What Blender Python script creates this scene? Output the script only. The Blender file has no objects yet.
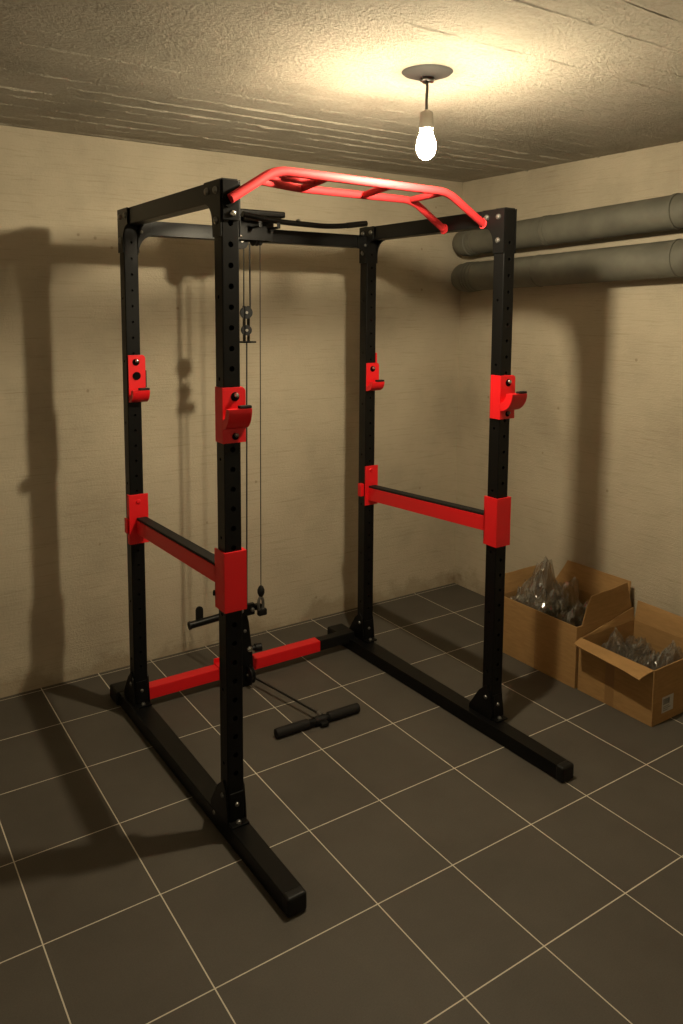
import bpy, bmesh, math, random
from mathutils import Vector, Matrix, noise

random.seed(7)
PI = math.pi
scene = bpy.context.scene
COL = scene.collection

# ------------------------------------------------------------------ room numbers (metres)
BACK_Y, RIGHT_X, CEIL_Z = 3.496, 3.182, 2.4264
LEFT_X, FRONT_Y = -1.2, -0.9
RX, RY = 0.994, 2.124            # front-left foot of the rack
RW, RD, RS, RH = 1.2105, 0.9405, 0.0565, 2.0684
LAMP_X, LAMP_Y = 1.615, 1.948

# ------------------------------------------------------------------ materials
def new_mat(name):
    m = bpy.data.materials.new(name); m.use_nodes = True
    nt = m.node_tree
    return m, nt, nt.nodes['Principled BSDF']

def N(nt, kind, **kw):
    n = nt.nodes.new(kind)
    for k, v in kw.items():
        if k in n.inputs.keys(): n.inputs[k].default_value = v
        else: setattr(n, k, v)
    return n

def ramp(nt, stops):
    r = nt.nodes.new('ShaderNodeValToRGB')
    e = r.color_ramp.elements
    while len(e) < len(stops): e.new(0.5)
    for i, (p, c) in enumerate(stops):
        e[i].position = p; e[i].color = (*c, 1) if len(c) == 3 else c
    return r

def simple(name, col, rough, metal=0.0, spec=0.5, bump=0.0, bscale=300.0, vary=0.0):
    m, nt, b = new_mat(name)
    b.inputs['Base Color'].default_value = (*col, 1)
    b.inputs['Roughness'].default_value = rough
    b.inputs['Metallic'].default_value = metal
    b.inputs['Specular IOR Level'].default_value = spec
    tc = N(nt, 'ShaderNodeTexCoord')
    if vary > 0:
        nz = N(nt, 'ShaderNodeTexNoise', Scale=9.0, Detail=5.0)
        nt.links.new(tc.outputs['Object'], nz.inputs['Vector'])
        r = ramp(nt, [(0.3, tuple(c * (1 - vary) for c in col)), (0.7, tuple(min(1, c * (1 + vary)) for c in col))])
        nt.links.new(nz.outputs['Fac'], r.inputs['Fac'])
        nt.links.new(r.outputs['Color'], b.inputs['Base Color'])
    if bump > 0:
        nz = N(nt, 'ShaderNodeTexNoise', Scale=bscale, Detail=3.0)
        nt.links.new(tc.outputs['Object'], nz.inputs['Vector'])
        bp = N(nt, 'ShaderNodeBump', Strength=bump, Distance=0.001)
        nt.links.new(nz.outputs['Fac'], bp.inputs['Height'])
        nt.links.new(bp.outputs['Normal'], b.inputs['Normal'])
    return m

M = {}
M['black'] = simple('black_powder_coat', (0.0036, 0.0035, 0.0034), 0.36, spec=0.22, bump=0.15, bscale=700)
M['black_plastic'] = simple('black_plastic', (0.005, 0.0048, 0.0046), 0.5, spec=0.3)
M['rubber'] = simple('black_rubber', (0.010, 0.0085, 0.0075), 0.7, spec=0.3, bump=0.3, bscale=400)
M['hole'] = simple('dark_hole', (0.002, 0.002, 0.002), 0.9, spec=0.1)
M['red'] = simple('red_powder_coat', (0.74, 0.008, 0.013), 0.42, bump=0.1, bscale=700)
M['red_bar'] = simple('red_textured_coat', (0.52, 0.028, 0.032), 0.7, spec=0.2, bump=0.25, bscale=900)
M['steel'] = simple('bright_steel', (0.62, 0.60, 0.56), 0.25, metal=1.0)
M['bolt'] = simple('dark_bolt_steel', (0.22, 0.215, 0.20), 0.38, metal=0.9)
M['cable'] = simple('black_coated_cable', (0.010, 0.010, 0.010), 0.35)
M['wire'] = simple('dark_steel_wire', (0.06, 0.05, 0.045), 0.4, metal=0.6)
M['pipe'] = simple('grey_green_pipe_cover', (0.125, 0.120, 0.095), 0.62, bump=0.5, bscale=60, vary=0.22)
M['socket'] = simple('grey_lamp_socket', (0.42, 0.39, 0.34), 0.55)
M['rose'] = simple('grey_plaster_rose', (0.032, 0.030, 0.026), 0.8, bump=0.4, bscale=120, vary=0.15)
M['cord'] = simple('grey_lamp_cord', (0.10, 0.09, 0.08), 0.6)
M['pale_bounce'] = simple('pale_bounce_plaster', (0.88, 0.86, 0.82), 0.9, bump=0.5, bscale=80)  # pale tone chosen so the unseen walls throw bulb light back
M['paper'] = simple('white_label_paper', (0.50, 0.48, 0.44), 0.7)
M['ink'] = simple('grey_label_ink', (0.16, 0.155, 0.145), 0.7)
M['tape'] = simple('brown_packing_tape', (0.29, 0.160, 0.062), 0.30)

def cardboard(name, col):
    m, nt, b = new_mat(name)
    tc = N(nt, 'ShaderNodeTexCoord')
    mp = N(nt, 'ShaderNodeMapping'); mp.inputs['Scale'].default_value = (1, 1, 6)
    nz = N(nt, 'ShaderNodeTexNoise', Scale=14.0, Detail=6.0, Roughness=0.6)
    nt.links.new(tc.outputs['Object'], mp.inputs['Vector']); nt.links.new(mp.outputs['Vector'], nz.inputs['Vector'])
    r = ramp(nt, [(0.3, tuple(c * 0.86 for c in col)), (0.7, tuple(c * 1.1 for c in col))])
    nt.links.new(nz.outputs['Fac'], r.inputs['Fac']); nt.links.new(r.outputs['Color'], b.inputs['Base Color'])
    w = N(nt, 'ShaderNodeTexWave', Scale=55.0, Distortion=0.5)
    bp = N(nt, 'ShaderNodeBump', Strength=0.12, Distance=0.001)
    nt.links.new(tc.outputs['Object'], w.inputs['Vector']); nt.links.new(w.outputs['Fac'], bp.inputs['Height'])
    nt.links.new(bp.outputs['Normal'], b.inputs['Normal'])
    b.inputs['Roughness'].default_value = 0.72
    b.inputs['Specular IOR Level'].default_value = 0.25
    return m
M['card'] = cardboard('brown_cardboard', (0.37, 0.215, 0.085))

def plastic_film(name):
    """thin clear film: mostly see-through, milky on its folds, with sharp glints"""
    m, nt, b = new_mat(name)
    out = nt.nodes['Material Output']
    b.inputs['Base Color'].default_value = (0.34, 0.335, 0.315, 1)
    b.inputs['Roughness'].default_value = 0.12
    b.inputs['Specular IOR Level'].default_value = 1.0
    tr = N(nt, 'ShaderNodeBsdfTransparent'); tr.inputs['Color'].default_value = (0.93, 0.92, 0.90, 1)
    lw = N(nt, 'ShaderNodeLayerWeight', Blend=0.30)
    mr = N(nt, 'ShaderNodeMapRange'); mr.inputs['To Min'].default_value = 0.06; mr.inputs['To Max'].default_value = 0.50
    mx = N(nt, 'ShaderNodeMixShader')
    gl = N(nt, 'ShaderNodeBsdfGlossy'); gl.inputs['Roughness'].default_value = 0.10
    gl.inputs['Color'].default_value = (0.9, 0.9, 0.88, 1)
    mx2 = N(nt, 'ShaderNodeMixShader'); mx2.inputs['Fac'].default_value = 0.20
    nt.links.new(lw.outputs['Facing'], mr.inputs['Value'])
    nt.links.new(mr.outputs['Result'], mx.inputs['Fac'])
    nt.links.new(tr.outputs['BSDF'], mx.inputs[1]); nt.links.new(b.outputs['BSDF'], mx.inputs[2])
    nt.links.new(mx.outputs['Shader'], mx2.inputs[1]); nt.links.new(gl.outputs['BSDF'], mx2.inputs[2])
    nt.links.new(mx2.outputs['Shader'], out.inputs['Surface'])
    return m
M['film'] = plastic_film('clear_plastic_film')
M['dark_fill'] = simple('dark_grey_parts', (0.05, 0.048, 0.044), 0.5)

def plaster(name, axis):
    """rough trowelled beige plaster; axis = horizontal world axis of the wall"""
    m, nt, b = new_mat(name)
    L = nt.links.new
    tc = N(nt, 'ShaderNodeTexCoord')
    # colour: big cloudy patches
    big = N(nt, 'ShaderNodeTexNoise', Scale=1.7, Detail=7.0, Roughness=0.62)
    L(tc.outputs['Object'], big.inputs['Vector'])
    r1 = ramp(nt, [(0.28, (0.385, 0.333, 0.248)), (0.5, (0.495, 0.43, 0.322)), (0.72, (0.56, 0.49, 0.37))])
    L(big.outputs['Fac'], r1.inputs['Fac'])
    # horizontal streaks
    mp = N(nt, 'ShaderNodeMapping')
    mp.inputs['Scale'].default_value = (3, 3, 85)
    st = N(nt, 'ShaderNodeTexNoise', Scale=1.6, Detail=6.0, Roughness=0.65, Distortion=0.4)
    L(tc.outputs['Object'], mp.inputs['Vector']); L(mp.outputs['Vector'], st.inputs['Vector'])
    r2 = ramp(nt, [(0.30, (0.78, 0.76, 0.72)), (0.46, (1, 1, 1)), (0.8, (1.0, 1.0, 1.0))])
    L(st.outputs['Fac'], r2.inputs['Fac'])
    mul = N(nt, 'ShaderNodeMixRGB', blend_type='MULTIPLY'); mul.inputs['Fac'].default_value = 0.75
    L(r1.outputs['Color'], mul.inputs['Color1']); L(r2.outputs['Color'], mul.inputs['Color2'])
    # splash dirt with a ragged outline along the foot of the wall
    sp = N(nt, 'ShaderNodeSeparateXYZ'); L(tc.outputs['Object'], sp.inputs['Vector'])
    dn = N(nt, 'ShaderNodeTexNoise', Scale=3.2, Detail=8.0, Roughness=0.7)
    L(tc.outputs['Object'], dn.inputs['Vector'])
    hm = N(nt, 'ShaderNodeMath', operation='MULTIPLY_ADD'); hm.inputs[1].default_value = 0.55; hm.inputs[2].default_value = -0.21
    L(dn.outputs['Fac'], hm.inputs[0])
    sub = N(nt, 'ShaderNodeMath', operation='SUBTRACT'); L(hm.outputs[0], sub.inputs[0]); L(sp.outputs['Z'], sub.inputs[1])
    mr = N(nt, 'ShaderNodeMapRange'); mr.inputs['From Min'].default_value = -0.02; mr.inputs['From Max'].default_value = 0.05
    mr.inputs['To Max'].default_value = 0.42
    L(sub.outputs[0], mr.inputs['Value'])
    dirt = N(nt, 'ShaderNodeMixRGB', blend_type='MULTIPLY'); dirt.inputs['Color2'].default_value = (0.50, 0.43, 0.34, 1)
    L(mr.outputs['Result'], dirt.inputs['Fac']); L(mul.outputs['Color'], dirt.inputs['Color1'])
    # small pits
    vo = N(nt, 'ShaderNodeTexVoronoi', Scale=5.5); L(tc.outputs['Object'], vo.inputs['Vector'])
    pit = ramp(nt, [(0.0, (0.35, 0.3, 0.24)), (0.035, (0.6, 0.55, 0.5)), (0.05, (1, 1, 1))])
    L(vo.outputs['Distance'], pit.inputs['Fac'])
    mp2 = N(nt, 'ShaderNodeMixRGB', blend_type='MULTIPLY'); mp2.inputs['Fac'].default_value = 0.6
    L(dirt.outputs['Color'], mp2.inputs['Color1']); L(pit.outputs['Color'], mp2.inputs['Color2'])
    vd = N(nt, 'ShaderNodeVectorMath', operation='DISTANCE'); vd.inputs[1].default_value = (3.165, 3.48, 0.03); L(tc.outputs['Object'], vd.inputs[0])
    vn = N(nt, 'ShaderNodeTexNoise', Scale=22.0, Detail=6.0); L(tc.outputs['Object'], vn.inputs['Vector'])
    va = N(nt, 'ShaderNodeMath', operation='MULTIPLY_ADD'); va.inputs[1].default_value = -0.13; L(vn.outputs['Fac'], va.inputs[0]); L(vd.outputs['Value'], va.inputs[2])
    vr = N(nt, 'ShaderNodeMapRange'); vr.inputs['From Min'].default_value = -0.06; vr.inputs['From Max'].default_value = 0.0; vr.inputs['To Min'].default_value = 0.6; vr.inputs['To Max'].default_value = 0.0
    L(va.outputs[0], vr.inputs['Value'])
    ru = N(nt, 'ShaderNodeMixRGB'); ru.inputs['Color2'].default_value = (0.16, 0.085, 0.035, 1); L(vr.outputs['Result'], ru.inputs['Fac']); L(mp2.outputs['Color'], ru.inputs['Color1'])
    L(ru.outputs['Color'], b.inputs['Base Color'])
    # relief
    g = N(nt, 'ShaderNodeTexNoise', Scale=95.0, Detail=6.0, Roughness=0.7); L(tc.outputs['Object'], g.inputs['Vector'])
    mp3 = N(nt, 'ShaderNodeMapping'); mp3.inputs['Scale'].default_value = (9, 9, 110)
    g2 = N(nt, 'ShaderNodeTexNoise', Scale=1.5, Detail=5.0); L(tc.outputs['Object'], mp3.inputs['Vector']); L(mp3.outputs['Vector'], g2.inputs['Vector'])
    ad = N(nt, 'ShaderNodeMath', operation='ADD'); gm_ = N(nt, 'ShaderNodeMath', operation='MULTIPLY'); gm_.inputs[1].default_value = 0.55; L(g2.outputs['Fac'], gm_.inputs[0]); L(g.outputs['Fac'], ad.inputs[0]); L(gm_.outputs[0], ad.inputs[1])
    bp = N(nt, 'ShaderNodeBump', Strength=0.7, Distance=0.004)
    L(ad.outputs[0], bp.inputs['Height']); L(bp.outputs['Normal'], b.inputs['Normal'])
    b.inputs['Roughness'].default_value = 0.92
    b.inputs['Specular IOR Level'].default_value = 0.15
    return m
M['plaster'] = plaster('beige_trowelled_plaster', 'X')

def concrete_ceiling():
    """board-marked concrete: board joints run along X"""
    m, nt, b = new_mat('board_marked_concrete')
    L = nt.links.new
    tc = N(nt, 'ShaderNodeTexCoord')
    cl = N(nt, 'ShaderNodeTexNoise', Scale=2.2, Detail=8.0, Roughness=0.65); L(tc.outputs['Object'], cl.inputs['Vector'])
    r = ramp(nt, [(0.25, (0.33, 0.30, 0.24)), (0.5, (0.46, 0.415, 0.335)), (0.75, (0.55, 0.50, 0.41))])
    L(cl.outputs['Fac'], r.inputs['Fac'])
    fine = N(nt, 'ShaderNodeTexNoise', Scale=70.0, Detail=7.0, Roughness=0.75); L(tc.outputs['Object'], fine.inputs['Vector'])
    fr = ramp(nt, [(0.32, (0.72, 0.70, 0.66)), (0.55, (1, 1, 1)), (0.75, (1.0, 1.0, 1.0))]); L(fine.outputs['Fac'], fr.inputs['Fac'])
    mu = N(nt, 'ShaderNodeMixRGB', blend_type='MULTIPLY'); mu.inputs['Fac'].default_value = 0.7
    L(r.outputs['Color'], mu.inputs['Color1']); L(fr.outputs['Color'], mu.inputs['Color2'])
    L(mu.outputs['Color'], b.inputs['Base Color'])
    mp = N(nt, 'ShaderNodeMapping'); mp.inputs['Scale'].default_value = (4, 26, 1)
    gr = N(nt, 'ShaderNodeTexNoise', Scale=1.6, Detail=6.0, Roughness=0.65, Distortion=0.3)
    L(tc.outputs['Object'], mp.inputs['Vector']); L(mp.outputs['Vector'], gr.inputs['Vector'])
    s1 = N(nt, 'ShaderNodeMath', operation='MULTIPLY'); s1.inputs[1].default_value = 1.5; L(fine.outputs['Fac'], s1.inputs[0])
    ad = N(nt, 'ShaderNodeMath', operation='ADD'); L(gr.outputs['Fac'], ad.inputs[0]); L(s1.outputs[0], ad.inputs[1])
    bp = N(nt, 'ShaderNodeBump', Strength=1.0, Distance=0.011)
    L(ad.outputs[0], bp.inputs['Height']); L(bp.outputs['Normal'], b.inputs['Normal'])
    b.inputs['Roughness'].default_value = 0.95
    b.inputs['Specular IOR Level'].default_value = 0.1
    return m
M['ceiling'] = concrete_ceiling()

GX = [-1.71, -1.36, -1.01, -0.66, -0.31, 0.045, 0.4034, 0.7302, 1.236, 1.5208, 1.8655, 2.1435, 2.4842, 2.8636]
GY = [-1.43, -1.06, -0.69, -0.31, 0.065, 0.45, 0.86, 1.285, 1.649, 2.0255, 2.3988, 2.7759, 3.1407, 3.472]

def tiles():
    m, nt, b = new_mat('dark_floor_tile')
    L = nt.links.new
    tc = N(nt, 'ShaderNodeTexCoord')
    sp = N(nt, 'ShaderNodeSeparateXYZ'); L(tc.outputs['Object'], sp.inputs['Vector'])
    acc = None
    def cmp(sock, v, eps):
        n = N(nt, 'ShaderNodeMath', operation='COMPARE'); n.inputs[1].default_value = v; n.inputs[2].default_value = eps
        L(sock, n.inputs[0]); return n.outputs[0]
    def mx(a, c):
        if a is None: return c
        n = N(nt, 'ShaderNodeMath', operation='MAXIMUM'); L(a, n.inputs[0]); L(c, n.inputs[1]); return n.outputs[0]
    for v in GX: acc = mx(acc, cmp(sp.outputs['X'], v, 0.0018))
    for v in GY: acc = mx(acc, cmp(sp.outputs['Y'], v, 0.0018))
    # one extra joint in the last row, behind the rack's left foot
    c = cmp(sp.outputs['X'], 0.985, 0.0021)
    g = N(nt, 'ShaderNodeMath', operation='GREATER_THAN'); g.inputs[1].default_value = 2.7759; L(sp.outputs['Y'], g.inputs[0])
    mm = N(nt, 'ShaderNodeMath', operation='MULTIPLY'); L(c, mm.inputs[0]); L(g.outputs[0], mm.inputs[1])
    acc = mx(acc, mm.outputs[0])
    big = N(nt, 'ShaderNodeTexNoise', Scale=3.0, Detail=7.0, Roughness=0.6); L(tc.outputs['Object'], big.inputs['Vector'])
    r = ramp(nt, [(0.3, (0.076, 0.066, 0.054)), (0.7, (0.096, 0.084, 0.069))]); L(big.outputs['Fac'], r.inputs['Fac'])
    fine = N(nt, 'ShaderNodeTexNoise', Scale=260.0, Detail=4.0); L(tc.outputs['Object'], fine.inputs['Vector'])
    fr = ramp(nt, [(0.3, (0.8, 0.8, 0.8)), (0.7, (1.12, 1.12, 1.12))]); L(fine.outputs['Fac'], fr.inputs['Fac'])
    mu = N(nt, 'ShaderNodeMixRGB', blend_type='MULTIPLY'); mu.inputs['Fac'].default_value = 0.6
    L(r.outputs['Color'], mu.inputs['Color1']); L(fr.outputs['Color'], mu.inputs['Color2'])
    gm = N(nt, 'ShaderNodeMixRGB'); gm.inputs['Color2'].default_value = (0.60, 0.55, 0.45, 1)
    L(acc, gm.inputs['Fac']); L(mu.outputs['Color'], gm.inputs['Color1']); L(gm.outputs['Color'], b.inputs['Base Color'])
    rr = N(nt, 'ShaderNodeMapRange'); rr.inputs['To Min'].default_value = 0.62; rr.inputs['To Max'].default_value = 0.9
    L(acc, rr.inputs['Value']); L(rr.outputs['Result'], b.inputs['Roughness'])
    inv = N(nt, 'ShaderNodeMath', operation='MULTIPLY_ADD'); inv.inputs[1].default_value = -1.0; L(acc, inv.inputs[0]); 
    f2 = N(nt, 'ShaderNodeMath', operation='MULTIPLY'); f2.inputs[1].default_value = 0.25; L(fine.outputs['Fac'], f2.inputs[0])
    L(f2.outputs[0], inv.inputs[2])
    bp = N(nt, 'ShaderNodeBump', Strength=0.35, Distance=0.0015)
    L(inv.outputs[0], bp.inputs['Height']); L(bp.outputs['Normal'], b.inputs['Normal'])
    b.inputs['Specular IOR Level'].default_value = 0.3
    return m
M['tile'] = tiles()

def bulb_mat():
    m, nt, b = new_mat('glowing_bulb')
    b.inputs['Base Color'].default_value = (0.9, 0.85, 0.75, 1)
    b.inputs['Emission Color'].default_value = (0.98, 0.84, 0.58, 1)
    tc = N(nt, 'ShaderNodeTexCoord'); sp = N(nt, 'ShaderNodeSeparateXYZ'); nt.links.new(tc.outputs['Object'], sp.inputs['Vector'])
    mr = N(nt, 'ShaderNodeMapRange'); mr.interpolation_type = 'SMOOTHSTEP'       # the frosted globe glows less towards its neck
    mr.inputs['From Min'].default_value = -0.180; mr.inputs['From Max'].default_value = -0.235
    mr.inputs['To Min'].default_value = 150.0; mr.inputs['To Max'].default_value = 2150.0
    nt.links.new(sp.outputs['Z'], mr.inputs['Value']); nt.links.new(mr.outputs['Result'], b.inputs['Emission Strength'])
    return m
M['bulb'] = bulb_mat()

# ------------------------------------------------------------------ mesh helpers
def B(): return bmesh.new()

def add_box(bm, lo, hi, bev=0.0, seg=2):
    lo = Vector(lo); hi = Vector(hi)
    vs = [bm.verts.new((x, y, z)) for x in (lo.x, hi.x) for y in (lo.y, hi.y) for z in (lo.z, hi.z)]
    F = [(0, 1, 3, 2), (4, 6, 7, 5), (0, 4, 5, 1), (2, 3, 7, 6), (0, 2, 6, 4), (1, 5, 7, 3)]
    fs = [bm.faces.new([vs[i] for i in f]) for f in F]
    if bev > 0:
        es = list({e for f in fs for e in f.edges})
        bmesh.ops.bevel(bm, geom=es, offset=bev, segments=seg, affect='EDGES', profile=0.5)
    return vs

def frame(d):
    d = d.normalized()
    a = Vector((0, 0, 1)) if abs(d.z) < 0.9 else Vector((1, 0, 0))
    u = d.cross(a).normalized(); return u, d.cross(u).normalized()

def add_tube(bm, pts, r, n=16, cap=True, radii=None):
    pts = [Vector(p) for p in pts]
    rings = []
    d0 = (pts[1] - pts[0]).normalized(); u, v = frame(d0)
    for i, p in enumerate(pts):
        if i == 0: d = pts[1] - pts[0]
        elif i == len(pts) - 1: d = pts[-1] - pts[-2]
        else: d = (pts[i + 1] - pts[i]).normalized() + (pts[i] - pts[i - 1]).normalized()
        d = d.normalized()
        q = d0.rotation_difference(d); u = q @ u; v = q @ v; d0 = d
        rr = radii[i] if radii else r
        k = 1.0
        if 0 < i < len(pts) - 1:
            a = (pts[i + 1] - pts[i]).normalized().dot((pts[i] - pts[i - 1]).normalized())
            k = 1.0
        rings.append([bm.verts.new(p + (u * math.cos(2 * PI * j / n) + v * math.sin(2 * PI * j / n)) * rr * k) for j in range(n)])
    for a, b in zip(rings, rings[1:]):
        for j in range(n): bm.faces.new((a[j], a[(j + 1) % n], b[(j + 1) % n], b[j]))
    if cap:
        bm.faces.new(rings[0][::-1]); bm.faces.new(rings[-1])

def round_path(pts, r, n=8):
    """polyline with its corners rounded"""
    P = [Vector(p) for p in pts]; out = [P[0]]
    for a, b, c in zip(P, P[1:], P[2:]):
        t = min(r, (a - b).length * 0.45, (c - b).length * 0.45)
        s = b + (a - b).normalized() * t; e = b + (c - b).normalized() * t
        for i in range(n + 1):
            k = i / n
            out.append(s * (1 - k) ** 2 + b * 2 * k * (1 - k) + e * k ** 2)
    out.append(P[-1]); return out

def add_cyl(bm, a, b, r, n=20, r2=None):
    add_tube(bm, [a, b], r, n, radii=[r, r if r2 is None else r2])

def add_dome(bm, c, d, r, h, n=14):
    """shallow button head on centre c pointing along d"""
    c = Vector(c); d = Vector(d).normalized()
    prof = [(1.0, 0.0), (0.96, 0.35), (0.75, 0.8), (0.4, 0.98), (0.12, 1.0)]
    add_tube(bm, [c + d * (h * k) + d * 1e-5 * i for i, (_, k) in enumerate(prof)], r, n, radii=[r * k for k, _ in prof])

def add_lathe(bm, c, prof, n=32, cap=True):
    rings = []
    for r, z in prof:
        rings.append([bm.verts.new((c[0] + r * math.cos(2 * PI * j / n), c[1] + r * math.sin(2 * PI * j / n), c[2] + z)) for j in range(n)])
    for a, b in zip(rings, rings[1:]):
        for j in range(n): bm.faces.new((a[j], a[(j + 1) % n], b[(j + 1) % n], b[j]))
    if cap:
        bm.faces.new(rings[0][::-1]); bm.faces.new(rings[-1])

def add_prism(bm, poly, axis, a, b, bev=0.0):
    """extrude a 2-D polygon along axis ('x','y','z') from a to b"""
    def P(p, t):
        return {'x': (t, p[0], p[1]), 'y': (p[0], t, p[1]), 'z': (p[0], p[1], t)}[axis]
    A = [bm.verts.new(P(p, a)) for p in poly]; C = [bm.verts.new(P(p, b)) for p in poly]
    fs = [bm.faces.new(A), bm.faces.new(C[::-1])]
    n = len(poly)
    for i in range(n): fs.append(bm.faces.new((A[i], C[i], C[(i + 1) % n], A[(i + 1) % n])))
    if bev > 0:
        es = list({e for f in fs[:2] for e in f.edges})
        bmesh.ops.bevel(bm, geom=es, offset=bev, segments=2, affect='EDGES', profile=0.5)

def link(name, bm, mat, parent=None, smooth=True, off=None):
    bmesh.ops.recalc_face_normals(bm, faces=bm.faces[:])
    if off is not None: bmesh.ops.translate(bm, verts=bm.verts[:], vec=Vector(off))
    me = bpy.data.meshes.new(name); bm.to_mesh(me); bm.free()
    me.materials.append(mat)
    if smooth:
        me.polygons.foreach_set('use_smooth', [True] * len(me.polygons))
        try: me.set_sharp_from_angle(angle=math.radians(32))
        except Exception: pass
    o = bpy.data.objects.new(name, me); COL.objects.link(o)
    if smooth:
        wn = o.modifiers.new('normals', 'WEIGHTED_NORMAL'); wn.keep_sharp = True; wn.weight = 100
    if parent is not None: o.parent = parent
    return o

def empty(name, loc, label, cat, group=None, rz=0.0):
    o = bpy.data.objects.new(name, None); COL.objects.link(o)
    o.empty_display_size = 0.1
    o.location = loc; o.rotation_euler = (0, 0, rz)
    o['label'] = label; o['category'] = cat
    if group: o['group'] = group
    return o

def struct(name, bm, mat, label, cat):
    o = link(name, bm, mat, smooth=False); o['kind'] = 'structure'; o['label'] = label; o['category'] = cat
    return o

# ------------------------------------------------------------------ the room
T = 0.12
bm = B(); add_box(bm, (LEFT_X - T, FRONT_Y - T, -0.12), (RIGHT_X + T, BACK_Y + T, 0)); struct('floor', bm, M['tile'], 'dark grey-brown tiled floor with pale joints', 'floor')
bm = B(); add_box(bm, (LEFT_X - T, BACK_Y, 0), (RIGHT_X + T, BACK_Y + T, CEIL_Z)); struct('wall_back', bm, M['plaster'], 'rough beige plaster wall behind the power rack', 'wall')
bm = B(); add_box(bm, (RIGHT_X, FRONT_Y, 0), (RIGHT_X + T, BACK_Y, CEIL_Z)); struct('wall_right', bm, M['plaster'], 'rough beige plaster wall carrying two pipes on the right', 'wall')
bm = B(); add_box(bm, (LEFT_X - T, FRONT_Y, 0), (LEFT_X, BACK_Y, CEIL_Z)); struct('wall_left', bm, M['pale_bounce'], 'plaster wall out of view on the left, made pale to bounce light', 'wall')  # unseen wall; its paleness is added for bounce fill
bm = B(); add_box(bm, (LEFT_X, FRONT_Y - T, 0), (RIGHT_X, FRONT_Y, CEIL_Z)); struct('wall_front', bm, M['pale_bounce'], 'plaster wall behind the camera, made pale to bounce light', 'wall')  # unseen wall, kept pale to bounce fill onto the front faces

# ceiling slab with raised, broken board joints (real relief)
def ceiling():
    bm = B()
    add_box(bm, (LEFT_X - T, FRONT_Y - T, CEIL_Z), (RIGHT_X + T, BACK_Y + T, CEIL_Z + 0.12))
    rnd = random.Random(3)
    y = -0.9
    while y < BACK_Y - 0.02:
        # a ragged fin of concrete left between two boards
        x = -1.3
        while x < RIGHT_X - 0.05:
            ln = rnd.uniform(0.7, 2.4)
            if rnd.random() < 0.92:
                n = max(4, int(ln / 0.022)); up = []; dn = []; lo = []
                w0 = rnd.uniform(0.006, 0.012); h0 = rnd.uniform(0.0016, 0.0054) * (0.42 if y < 1.9 else 0.6 if y < 2.3 else 1.15)
                for i in range(n + 1):
                    t = i / n; xx = min(x + ln * t, RIGHT_X - 0.002)
                    nz = noise.noise(Vector((xx * 9, y * 7.3, 1.7))); n2 = noise.noise(Vector((xx * 42, y * 5.1, 8.2)))
                    yy = y + 0.007 * noise.noise(Vector((xx * 3.1, y * 7.3, 4.4))) + 0.004 * nz + 0.0025 * n2
                    hh = max(0.0003, h0 * (2.4 if (y < 1.9 and xx < 0.7) else 1.0) * (0.8 + 0.9 * n2 + 0.8 * nz)) * min(1, 8 * t + 0.1, 8 * (1 - t) + 0.1)
                    ww = w0 * (0.8 + 0.6 * n2)
                    up.append(bm.verts.new((xx, yy - ww, CEIL_Z + 0.001))); dn.append(bm.verts.new((xx, yy + ww, CEIL_Z + 0.001)))
                    lo.append(bm.verts.new((xx, yy, CEIL_Z - hh)))
                for i in range(n):
                    bm.faces.new((up[i], up[i + 1], lo[i + 1], lo[i])); bm.faces.new((lo[i], lo[i + 1], dn[i + 1], dn[i]))
            x += ln + rnd.uniform(0.0, 0.06)
        y += rnd.choice([0.095, 0.11, 0.125, 0.14])
    return bm
struct('ceiling', ceiling(), M['ceiling'], 'board-marked raw concrete ceiling', 'ceiling')

# ------------------------------------------------------------------ the power rack
rack = empty('power_rack', (RX, RY, 0), 'black steel power rack with red pull-up bar standing on the tiled floor', 'power rack')
BZ = 0.058                                   # height of the base rails
UP = {'FL': (0.0, 0.0), 'FR': (RW - RS, 0.0), 'BL': (0.0, RD - RS), 'BR': (RW - RS, RD - RS)}
RAILX = {'L': 0.001, 'R': RW - RS - 0.022}

def upright(x, y, hr):
    """square tube with a row of drilled holes on its front and its inner sides"""
    bm = B(); add_box(bm, (x, y, BZ), (x + RS, y + RS, RH), bev=0.004, seg=2)
    body = link('upright', bm, M['black'], rack)
    cb = B(); z = 0.22
    while z < RH - 0.10:
        add_cyl(cb, (x + RS / 2, y - 0.01, z), (x + RS / 2, y + 0.014, z), hr, 16)
        z += 0.0615
    z = 0.25
    while z < RH - 0.12:
        add_cyl(cb, (x - 0.01, y + RS / 2, z), (x + 0.012, y + RS / 2, z), 0.0055, 12)
        add_cyl(cb, (x + RS + 0.01, y + RS / 2, z), (x + RS - 0.012, y + RS / 2, z), 0.0055, 12)
        z += 0.246
    cut = link('cut', cb, M['hole'], rack, smooth=False)
    md = body.modifiers.new('holes', 'BOOLEAN'); md.operation = 'DIFFERENCE'; md.object = cut; md.solver = 'EXACT'
    md.material_mode = 'TRANSFER'
    dg = bpy.context.evaluated_depsgraph_get()
    me = bpy.data.meshes.new_from_object(body.evaluated_get(dg))
    body.modifiers.clear(); wn = body.modifiers.new('normals', 'WEIGHTED_NORMAL'); wn.keep_sharp = True; wn.weight = 100; old = body.data; body.data = me; me.name = 'upright'
    bpy.data.objects.remove(cut); bpy.data.meshes.remove(old)
    try: me.set_sharp_from_angle(angle=math.radians(32))
    except Exception: pass
    return body
for k, (x, y) in UP.items(): upright(x, y, {'FL': 0.0085, 'FR': 0.0065, 'BL': 0.0048, 'BR': 0.0048}[k])

def bolts(parent, spots, d, r=0.0095, h=0.007, mat='bolt'):
    for s in spots:
        bm = B(); add_dome(bm, s, d, r, h); link('bolt', bm, M[mat], parent)

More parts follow.
